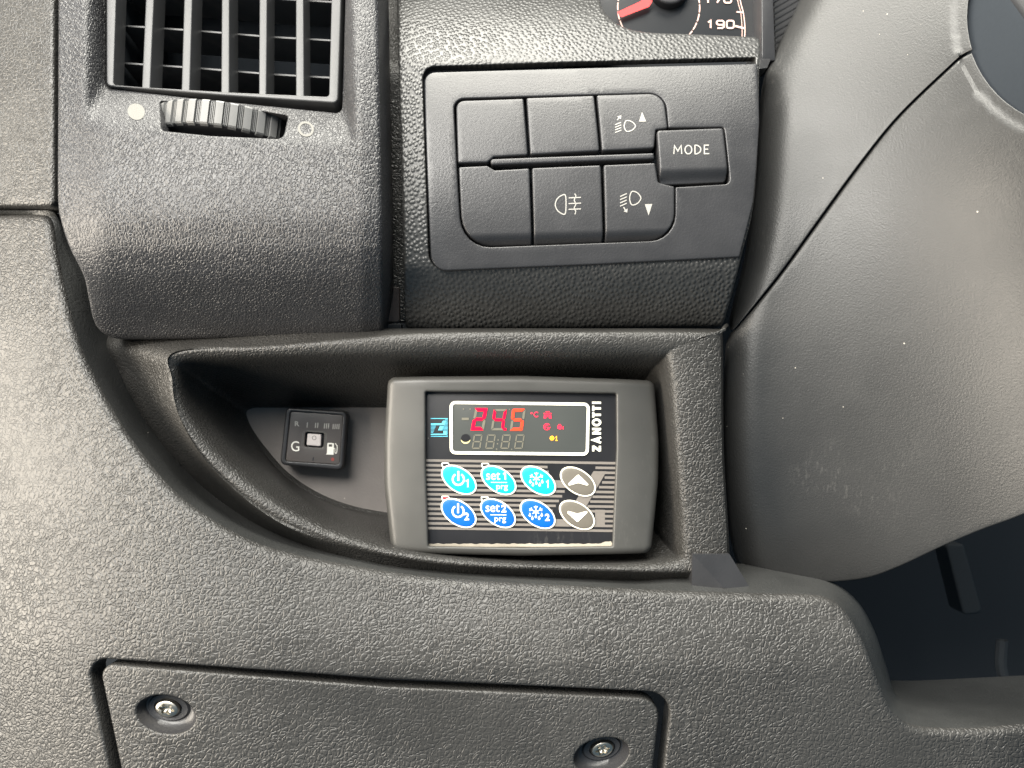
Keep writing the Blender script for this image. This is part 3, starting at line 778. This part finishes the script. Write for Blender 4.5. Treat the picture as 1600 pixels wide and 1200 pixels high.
text('letter_g', 'G', (454.4, 689.2, 467.2, 705), FF, 0.12, M['white'], fs, 0.0, 0.4)
pump = [[(512, 692), (521, 692.3), (521.6, 693.2), (520.8, 710.6), (508.8, 710.2), (510.6, 708), (511, 693)], [(513.6, 694.2), (518.8, 694.4), (518.6, 698.2), (513.4, 698)]]
st = [(cr([(520.8, 700.5), (523, 701), (523, 706.5), (524.4, 708.3), (525.8, 706.6), (526.6, 697.5), (525.6, 695.6), (523.6, 692.8)], 4), 1.0)]
flat('pump_symbol', [pump]+stroke_polys(st), FF, 0.12, M['white'], fs)
flat('led', [ellipse(519.4, 717.6, 2.6, 2.6, 0, 20)], FF, 0.1, plain('dim_red_led', (0.25, 0.05, 0.04), 0.4), fs)
strokes('tick_mark', [([(489.4, 714.6), (488.4, 720)], 1.2)], FF, 0.1, M['void'], fs)

# ------------------------------------------------------------------ temperature controller
tc_ = thing('temperature_controller', P(814, 866, 30), 'grey refrigeration temperature controller with red 24.5 display, resting in the tray', 'controller')
TP = Plane(814, 728, 3, up=5)
def TF(u, v, h=0.0):
    a = max(0, (abs(u-815)-140)/76.0)
    return TP.F(u, v, h-3.0*a**2)
case_o = rpoly([(603.5, 587.5, 13), (815, 586, 400), (1025.5, 593, 13), (1033, 690, 300), (1032, 755, 300), (1020, 866, 15), (815, 869.5, 400), (609, 865, 15), (597, 755, 300), (597.5, 690, 300)], 6)
win = rpoly([(664.5, 611.5, 3), (815, 612), (963.5, 614.5, 3), (964, 700), (957.5, 854, 3), (815, 856), (669, 854, 3), (664.5, 730)], 6)
slab('case', case_o, TF, M['case'], tc_, 11, 42, 6, [(win, 3.0, 3.6)], nseg=6)
FH = TP.at(-3.0)
face = slab('face_panel', rpoly([(655, 600), (972, 602), (968, 862), (662, 862)], 20), FH, M['face'], tc_, 1, 2, 0)
# dust lying along the bottom of the window
vb_ = []; 
for u_ in range(668, 960, 4):
    k = 0.5+0.5*math.sin(u_*0.37)*math.cos(u_*0.11); vb_.append((u_, 851.5-1.8*k-(4.0*smooth(u_, 930, 958))))
dp = [(u_, 855.4) for u_ in (960, 668)]
flat('dust', [vb_+dp], FH, 0.25, M['dusty'], tc_)
# display
disp = slab('display', rpoly([(704, 628.2, 6), (920.3, 631, 6), (918.4, 709.4, 6), (704.4, 707.2, 6)], 6), FH, M['screen'], tc_, 0.6, 0.5, 0)
disp.data.materials[0] = M['screen']
DS = FH
def DSc(u, v, h=0.0): return FH(u, v, h+0.35)
# lift the display glass
for vtx in disp.data.vertices: vtx.co += TP.n*0.00025
strokes('display_frame', [(rpoly([(704.0, 628.2, 7), (920.2, 630.9, 7), (918.4, 709.6, 7), (704.4, 707.3, 7)], 4), 4.7, True)], FH, 0.5, M['cream'], tc_)
def seg7(u, v, wd, hh, slant, t, gap=0.6):
    """seven segment polygons a..g for a digit with lower-left (u, v+hh), slanting right"""
    def q(x, y): return (u+x+slant*(1-y/hh), v+y)
    h2 = hh/2; S = {}
    S['a'] = [q(gap, 0), q(wd-gap, 0), q(wd-t-gap, t), q(t+gap, t)]
    S['d'] = [q(t+gap, hh-t), q(wd-t-gap, hh-t), q(wd-gap, hh), q(gap, hh)]
    S['g'] = [q(t*0.6+gap, h2), q(t+gap, h2-t/2), q(wd-t-gap, h2-t/2), q(wd-t*0.6-gap, h2), q(wd-t-gap, h2+t/2), q(t+gap, h2+t/2)]
    S['f'] = [q(0, gap), q(t, t+gap), q(t, h2-t/2-gap), q(t*0.4, h2-gap*0.5), q(0, h2-t*0.4-gap)]
    S['e'] = [q(0, h2+t*0.4+gap), q(t*0.4, h2+gap*0.5), q(t, h2+t/2+gap), q(t, hh-t-gap), q(0, hh-gap)]
    S['b'] = [q(wd, gap), q(wd-t, t+gap), q(wd-t, h2-t/2-gap), q(wd-t*0.4, h2-gap*0.5), q(wd, h2-t*0.4-gap)]
    S['c'] = [q(wd, h2+t*0.4+gap), q(wd-t*0.4, h2+gap*0.5), q(wd-t, h2+t/2+gap), q(wd-t, hh-t-gap), q(wd, hh-gap)]
    return S
for (u0, v0, wd, hh, sl, t, on, mt, gap) in ((735.0, 637.0, 20.0, 35.0, 6.5, 5.2, 'abged', 'seg_red', 0.0), (766.0, 638.5, 20.5, 33.5, 5.5, 4.2, 'fgbc', 'seg_red', 0.7), (796.0, 638.2, 20.5, 34.5, 4.5, 4.6, 'afgcd', 'seg_orange', 0.6)):
    S = seg7(u0, v0, wd, hh, sl, t, gap); So = seg7(u0+0.6, v0, wd, hh, sl, t*0.8, 0.8)
    for k, pl in S.items():
        if k in on: flat('lit_segment', [pl], DSc, 0.12, M[mt], disp)
        else: flat('unlit_segment', [So[k]], DSc, 0.06, M['seg_off'], disp)
flat('decimal_point', [ellipse(789, 670.4, 2.3, 2.2, 0, 16)], DSc, 0.14, M['seg_red'], disp)
for u0 in (737.5, 758.5, 782.5, 804.0):
    for k, pl in seg7(u0-1.0, 678.6, 13.6, 22.6, 3.6, 2.0, 0.7).items(): flat('unlit_segment', [pl], DSc, 0.06, M['seg_off'], disp)
flat('minus_sign', [[(721, 652.2), (732.2, 652.2), (732, 656), (720.8, 656)]], DSc, 0.06, M['seg_off'], disp)
for (a, b, r_) in ((723.7, 638.6, 1.2), (734, 638.6, 1.2), (778.2, 687.2, 1.2), (777.2, 693.2, 1.2), (775.8, 701.6, 1.2), (799.5, 701.8, 1.0), (796, 639, 1.0)):
    flat('unlit_dot', [ellipse(a, b, r_, r_, 0, 12)], DSc, 0.06, M['seg_off'], disp)
flat('moon_disc', [ellipse(727, 685, 7.4, 7.2, 0, 28)], DSc, 0.05, M['face'], disp)
cres = arc(727, 685.8, 7.6, 20, 160, 14)+arc(727, 682.0, 8.6, 152, 28, 14)
flat('moon_crescent', [cres], DSc, 0.1, plain('pale_yellow_print', lin(206, 196, 140), 0.5), disp)
# small indicators
flat('degree_sign', [ellipse(830.8, 645, 1.5, 1.5, 0, 14)], DSc, 0.1, M['seg_pink'], disp)
text('letter_c', 'C', (834.2, 642.8, 841.2, 651.4), DSc, 0.1, M['seg_pink'], disp, 0.02)
flat('defrost_indicator', stroke_polys([([(849.8, 645.4), (862, 645.4)], 1.4), ([(853, 642.6), (859, 642.6)], 1.2)])+[[(850.4, 647), (854.6, 647), (853.6, 653.4), (850, 653.4)], [(857.2, 647), (861.6, 647), (862.2, 653.4), (858.4, 653.4)], [(855.2, 646.4), (856.8, 646.4), (856.8, 651), (855.2, 651)]], DSc, 0.1, M['seg_pink'], disp)
flat('fan_indicator', [ellipse(855, 663.6, 2.0, 1.8, 0.5, 12), ellipse(852, 667, 1.9, 2.2, 0, 12), ellipse(857.2, 668.4, 2.0, 1.6, 0.8, 12)]+stroke_polys([(arc(855, 666.4, 5.0, 0, 330, 22), 1.0)]), DSc, 0.1, M['seg_pink'], disp)
flat('compressor_indicator', [[(871.5, 664.6), (878.4, 664.6), (878.4, 669.6), (875, 670.8), (871.5, 669)]]+stroke_polys([([(873, 663), (877, 663)], 1.2), ([(880.6, 666), (880.6, 670.6)], 1.2)]), DSc, 0.1, M['seg_pink'], disp)
st = [([(863-4*math.cos(a), 684.4-4*math.sin(a)), (863+4*math.cos(a), 684.4+4*math.sin(a))], 1.5) for a in (0, math.pi/4, math.pi/2, 3*math.pi/4)]
st += [([(868.4, 683.6), (870, 682), (870, 688)], 1.4), ([(868.2, 688), (871.8, 688)], 1.1)]
strokes('snowflake_indicator', st, DSc, 0.1, M['amber'], disp)
# logo of fine blue lines
lg = []
def lq(u0, u1, v, t=0.9): lg.append([(u0, v-t/2), (u1, v-t/2), (u1, v+t/2), (u0, v+t/2)])
lq(672, 698.8, 653.4, 1.1)
lg.append([(672.2, 661), (689, 661), (691.6, 656.8), (696.4, 656.8), (693.2, 663.6), (672.2, 664)])
lg.append([(686.6, 665.2), (692.4, 665.2), (689.4, 672), (683.6, 672)])
for k in range(9):
    v_ = 655.4+k*2.0; lq(max(694.4-0.5*k*1.1, 689), 698.8, v_, 0.8)
for k in range(6): lq(672.2, 680-k*0.8, 665.4+k*2.0, 0.8)
lg.append([(672.2, 677.4), (692, 677.4), (692, 673), (696.8, 673), (696.8, 679.4), (672.2, 679.4)])
for k in range(4): lq(696.6, 698.8, 673.4+k*2.0, 0.8)
lq(672.2, 698.8, 681.6, 0.9)
flat('logo', lg, FH, 0.2, M['logo'], tc_)
# vertical brand lettering, read from the bottom up
def brand():
    L = []; cw = 3.5; n = 7
    # local: along = upwards (from v=705.6 to 634.6), across = left(top of letter)->right(baseline)
    ub = 940.2; ut = 926.2
    def q(a, h): return (ub+(ut-ub)*h-0.010*(a)*0, 705.4-a)
    a = 0.4
    def add(w_, strokes_): 
        nonlocal a
        for s_ in strokes_: L.append(([q(a+x*w_, y) for x, y in s_[0]], cw, s_[1] if len(s_) > 1 else False))
        a += w_+3.6
    e = 0.125
    add(8.6, [([(0, 1-e), (1, 1-e)],), ([(0.95, 1-e), (0.05, e)],), ([(0, e), (1, e)],)])
    add(11.0, [([(0.12, 0), (0.5, 0.93), (0.88, 0)],), ([(0.3, 0.3), (0.7, 0.3)],)])
    add(9.6, [([(0.14, 0), (0.14, 1)],), ([(0.86, 0), (0.86, 1)],), ([(0.14, 0.92), (0.86, 0.08)],)])
    add(11.0, [([(0.5+0.40*math.cos(t), 0.5+0.41*math.sin(t)) for t in [2*math.pi*i/24 for i in range(24)]], True)])
    a -= 1.4
    add(8.4, [([(0, 1-e), (1, 1-e)],), ([(0.5, 0), (0.5, 1)],)])
    a -= 1.8
    add(8.4, [([(0, 1-e), (1, 1-e)],), ([(0.5, 0), (0.5, 1)],)])
    add(2.0, [([(0.5, 0), (0.5, 1)],)])
    return L
strokes('brand_lettering', brand(), FH, 0.2, M['cream'], tc_)
# printed stripes: alternating lines broken by a slanting band
def vline(k, u): return 720.1+7.62*k+0.0148*(u-714)
EL = []
def stripe(k, u0, u1, t=3.9):
    p = [(u0, vline(k, u0)-t/2), (u1, vline(k, u1)-t/2), (u1, vline(k, u1)+t/2), (u0, vline(k, u0)+t/2)]
    flat('stripe', [p], FH, 0.1, M['stripe'], face)
stripe(0, 662, 966); stripe(14, 664, 962)
ends = {1: 856, 2: 858, 3: 862, 4: 884, 5: 886, 6: 883, 7: 879, 8: 874, 9: 869, 10: 864, 11: 860, 12: 888, 13: 962}
starts = {1: 931.5, 2: 930, 3: 946, 4: 942, 5: 937, 6: 931, 7: 927, 8: 923, 9: 919, 10: 916, 11: 940, 12: 944}
for k in range(1, 14):
    stripe(k, 663, ends[k])
    if k in starts: stripe(k, starts[k], 965)
band = [(928.5, 736.3), (949, 736.6), (922, 783.5), (912, 800), (886, 800), (901, 782)]
flat('band', [band], FH, 0.06, M['stripe'], face)
flat('band', [[(862, 750.6), (884, 751), (884, 762.5), (862, 762)]], FH, 0.06, M['stripe'], face)
flat('band', [[(862, 814.5), (890, 815), (890, 823.3), (862, 823)]], FH, 0.06, M['stripe'], face)
flat('band', [[(931, 797), (946.4, 797.3), (946.4, 824), (931, 823.8)]], FH, 0.06, M['stripe'], face)
# keys
TH = math.radians(34)
keys_ = [(716.4, 750.0, 'cyan', 'pow', '1'), (778.9, 750.6, 'cyan', 'set', '1'), (841.3, 751.4, 'cyan', 'snow', '1'), (903.8, 752.8, 'grey', 'up', ''),
         (716.0, 802.4, 'blue', 'pow', '2'), (778.0, 802.6, 'blue', 'set', '2'), (840.5, 804.0, 'blue', 'snow', '2'), (902.5, 805.4, 'grey', 'down', '')]
KL = {'pow': 'power', 'set': 'set and program', 'snow': 'defrost', 'up': 'up arrow', 'down': 'down arrow'}
for (cx, cy, mt, kind, num) in keys_:
    ktop = FH
    def KF(u, v, h=0.0, cx=cx, cy=cy):
        d = ((u-cx)**2+(v-cy)**2)/900.0
        return FH(u, v, h+0.75-0.25*d)
    ko = slab('key', ellipse(cx, cy, 29.0, 16.8, TH, 48), KF, M[mt], tc_, 1.2, 0.8, 5)
    ko['label'] = {'cyan': 'light blue', 'blue': 'dark blue', 'grey': 'grey'}[mt]+' oval '+KL[kind]+' key'+(' numbered '+num if num else '')
    rr_ = [[FH(p[0], p[1], hh_) for p in ellipse(cx, cy, a_, b_, TH, 48)] for a_, b_, hh_ in ((31.6, 19.2, 0.1), (31.2, 18.8, 0.45), (29.4, 17.2, 0.45), (28.9, 16.8, 0.3))]
    v, f = [], []; stitch(v, f, rr_, flip=True); mesh('key_border', v, f, M['cream'], ko)
    if kind == 'pow':
        strokes('power_symbol', [(arc(cx-0.8, cy-1.0+(0 if num == '1' else -2.0), 8.9, -58, 238, 26), 2.9), ([(cx-0.8, cy-14+(0 if num == '1' else -1.5)), (cx-0.8, cy+1.5+(0 if num == '1' else -1.5))], 2.9)], KF, 0.12, M['white'], ko)
        text('numeral', num, (cx+10.4, cy-0.5, cx+16.5, cy+11.5) if num == '1' else (cx+9.0, cy-1.0, cx+16.6, cy+11.2), KF, 0.14, M['white'], ko, 0.035)
    elif kind == 'set':
        o1 = 0 if num == '1' else -2.4
        text('set_lettering', 'set', (cx-19.5, cy-12.6+o1*0.6, cx+2.6, cy-0.6+o1*0.6), KF, 0.12, M['white'], ko, 0.006)
        text('numeral', num, (cx+6.6, cy-12.6, cx+13, cy-0.8) if num == '1' else (cx+5.2, cy-13.6, cx+13.2, cy-1.4), KF, 0.12, M['white'], ko, 0.035)
        strokes('underline', [([(cx-12, cy+3.3+o1*0.4), (cx+13.4, cy+3.5+o1*0.4)], 1.2)], KF, 0.12, M['white'], ko)
        text('prg_lettering', 'prg', (cx-3.6+o1*0.8, cy+7.6+o1*0.5, cx+14.6+o1*0.8, cy+16.8+o1*0.5), KF, 0.12, M['white'], ko, 0.004)
    elif kind == 'snow':
        sx_, sy_ = cx-3.0, cy-3.6; st = []
        for j in range(6):
            a = math.radians(90+60*j); L_ = 9.8 if j in (0, 1, 5, 2, 4) else 5
            if j in (2, 4): L_ = 5.0
            e = (sx_+L_*math.cos(a)*1.2, sy_-L_*math.sin(a)); st.append(([(sx_, sy_), e], 1.5))
            if L_ > 6:
                for s_ in (-1, 1):
                    m_ = (sx_+0.62*L_*math.cos(a)*1.2, sy_-0.62*L_*math.sin(a)); b2 = a+s_*math.radians(48)
                    st.append(([m_, (m_[0]+4.0*math.cos(b2), m_[1]-4.0*math.sin(b2))], 1.3))
        po = stroke_polys(st)
        for (dx, dy) in ((-9.4, 4.6), (-5.4, 9.4), (0, 6.6), (5.2, 9.4), (9.2, 4.6)):
            x0, y0 = sx_+dx, sy_+dy
            po.append(cr([(x0, y0-3.6), (x0+1.2, y0-0.6), (x0+2.0, y0+1.4), (x0, y0+3.2), (x0-2.0, y0+1.4), (x0-1.2, y0-0.6)], 3, True))
        flat('snowflake_symbol', po, KF, 0.12, M['white'], ko)
        text('numeral', num, (cx+12, cy-0.6, cx+17.2, cy+11.0) if num == '1' else (cx+11.2, cy-0.8, cx+18.8, cy+10.6), KF, 0.14, M['white'], ko, 0.03)
    else:
        s_ = 1 if kind == 'up' else -1; ox, oy = cx-0.2, cy-0.2
        pl = rpoly([(ox+0.6, oy-11.5*s_, 2), (ox+16.6, oy+4.0*s_, 1.6), (ox+15.6, oy+6.4*s_, 1.4), (ox+0.4, oy+2.4*s_, 1.5), (ox-14.2, oy+6.4*s_, 1.4), (ox-15.6, oy+3.4*s_, 1.6)], 4)
        flat('arrow_symbol', [pl], KF, 0.12, M['cream'], ko)
for (u0, v0, on_) in ((688.4, 723.2, 0), (751.2, 723.8, 0), (688.4, 775.6, 1), (750.6, 776.4, 0)):
    led = flat('indicator_led', [[(u0+1.6, v0+1.3), (u0+11.0, v0+1.3), (u0+12.6, v0+5.4), (u0+2.8, v0+5.4)]], FH, 0.2, M['ledred'] if on_ else M['black'], tc_)
    strokes('led_outline', [(rpoly([(u0+0.8, v0+0.4, 1), (u0+11.4, v0+0.4, 1), (u0+13.4, v0+6.4, 1), (u0+2.2, v0+6.4, 1)], 4), 1.6, True)], FH, 0.24, M['cream'], led)

# ------------------------------------------------------------------ steering column shroud
shr = thing('steering_column_shroud', P(1400, 900, -40), 'satin charcoal steering column shroud split by a diagonal seam', 'shroud')
Ek = [(1292, -140), (1275, -60), (1252, 0), (1213, 82), (1196, 130), (1188, 220), (1182, 300), (1168, 400), (1151, 470), (1141, 520), (1136, 600), (1135, 700), (1140, 800), (1152, 870), (1170, 910)]
Ecv = cr(Ek, 8)
Eu = curve1([b for a, b in Ek], [a for a, b in Ek])
def sp(x): return math.log1p(math.exp(min(x, 40)))
HC, HR = (1682, 26), 170.0
def shr_y(u, v):
    d = (u-Eu(v))*0.9
    t = max(0, (u-1150)/450.0)
    lean = 0.045+0.085/(1+math.exp((v-280)/130.0))
    du = max(0.0, u-1150)
    y = 8-1.25*du*du/(du+150.0)*lean-22*t*t+0.085*120*sp((330-v)/120.0)+0.13*110*sp((v-830)/110.0)*max(0.3, 1-0.6*t)
    q = min(max(d, 0)/50.0, 1.0); y += 9*(1-q)**2.5
    rr_ = math.hypot(u-HC[0], v-HC[1])
    y += 1.1*smooth(rr_, HR+24, HR+20)
    return y
SH = FD(shr_y)
seam = cr([(1146, 517), (1157, 506), (1216, 434), (1277, 350), (1347, 254), (1407, 180), (1487, 102.5), (1505, 87), (1520, 79)], 6)
def shift(pts, d): 
    out = []
    for i, p in enumerate(pts):
        a = pts[max(i-1, 0)]; c = pts[min(i+1, len(pts)-1)]; e = Vector((c[0]-a[0], c[1]-a[1])).normalized(); out.append((p[0]-e.y*d, p[1]+e.x*d))
    return out
su = shift(seam, -2.0); sl = shift(seam, 2.0)
def circ(a0, a1, n): return [(HC[0]+HR*math.cos(math.radians(a0+(a1-a0)*i/n)), HC[1]+HR*math.sin(math.radians(a0+(a1-a0)*i/n))) for i in range(n+1)]
up_edge = [p for p in Ecv if p[1] < 500]
upper = up_edge+su[1:]+circ(162.5, 258, 16)
upper_o = resub(upper, 8)
slab('upper_shell', upper_o, SH, M['column'], shr, 2.4, 5, 8)
lo_edge = [p for p in Ecv if p[1] > 530][::-1]
lower_s = sl[1:]+circ(160.0, 60, 16)+[(1850, 260), (1850, 700)]+cr([(1750, 742), (1600, 805), (1540, 827), (1480, 852), (1400, 889), (1345, 906), (1262, 912), (1185, 913)], 6)+lo_edge
lower_o = resub(lower_s, 8)
slab('lower_shell', lower_o, lambda u, v, h=0.0: SH(u, v, h-0.7), M['column'], shr, 3.2, 5, 8)
# inner wall that shows in the seam and closes the back of the column
slab('inner_tube', resub([(1310, -120), (1500, -130), (1640, 60), (1640, 700), (1350, 880), (1200, 880), (1180, 600), (1200, 460), (1230, 250)], 10), lambda u, v, h=0.0: SH(u, v, h-4.0), M['void'], shr, 2, 20, 12)
SHC = lambda u, v, h=0.0: SH(u, v, h-7-6*smooth(math.hypot(u-HC[0], v-HC[1]), HR, HR-90))
cu = resub(circ(164.5, 262, 16)+[(1690, -142), (1850, -140), (1850, 72), (1560, 75)], 10)
cl = resub([(1524, 80), (1560, 80), (1850, 77), (1850, 255), (1760, 190)]+circ(60, 158, 14), 10)
slab('collar_upper', cu, SHC, M['black'], shr, 2, 5, 10)
slab('collar_lower', cl, lambda u, v, h=0.0: SHC(u, v, h-0.5), M['black'], shr, 2, 5, 10)

# ------------------------------------------------------------------ things dimly seen in the footwell
br = slab('pedal_bracket', rpoly([(1478, 850, 6), (1506, 850, 6), (1536, 958, 8), (1506, 962, 8)], 8), FD(lambda u, v: 105-0.05*(v-850)), M['dim'], None, 4, 14, 10, back=True, loc=P(1500, 960, 70))
tag(br, 'dark slanted pedal bracket dimly visible in the footwell under the shroud', 'bracket')
pth = cr([(1566, 1000), (1564, 1040), (1574, 1068), (1598, 1090), (1640, 1110)], 8)
rs = []
for k in range(9):
    a = 2*math.pi*k/8; rs.append([P(u_+9*math.cos(a), v_, 80)+Vector((0, 0.0025*math.sin(a), 0)) for u_, v_ in pth])
v, f = [], []; stitch(v, f, rs, closed=False)
hs = mesh('hose', v, f, M['dim'], None, 40, P(1600, 1090, 80)); tag(hs, 'black curved hose in the dark footwell beside the lower panel', 'hose')
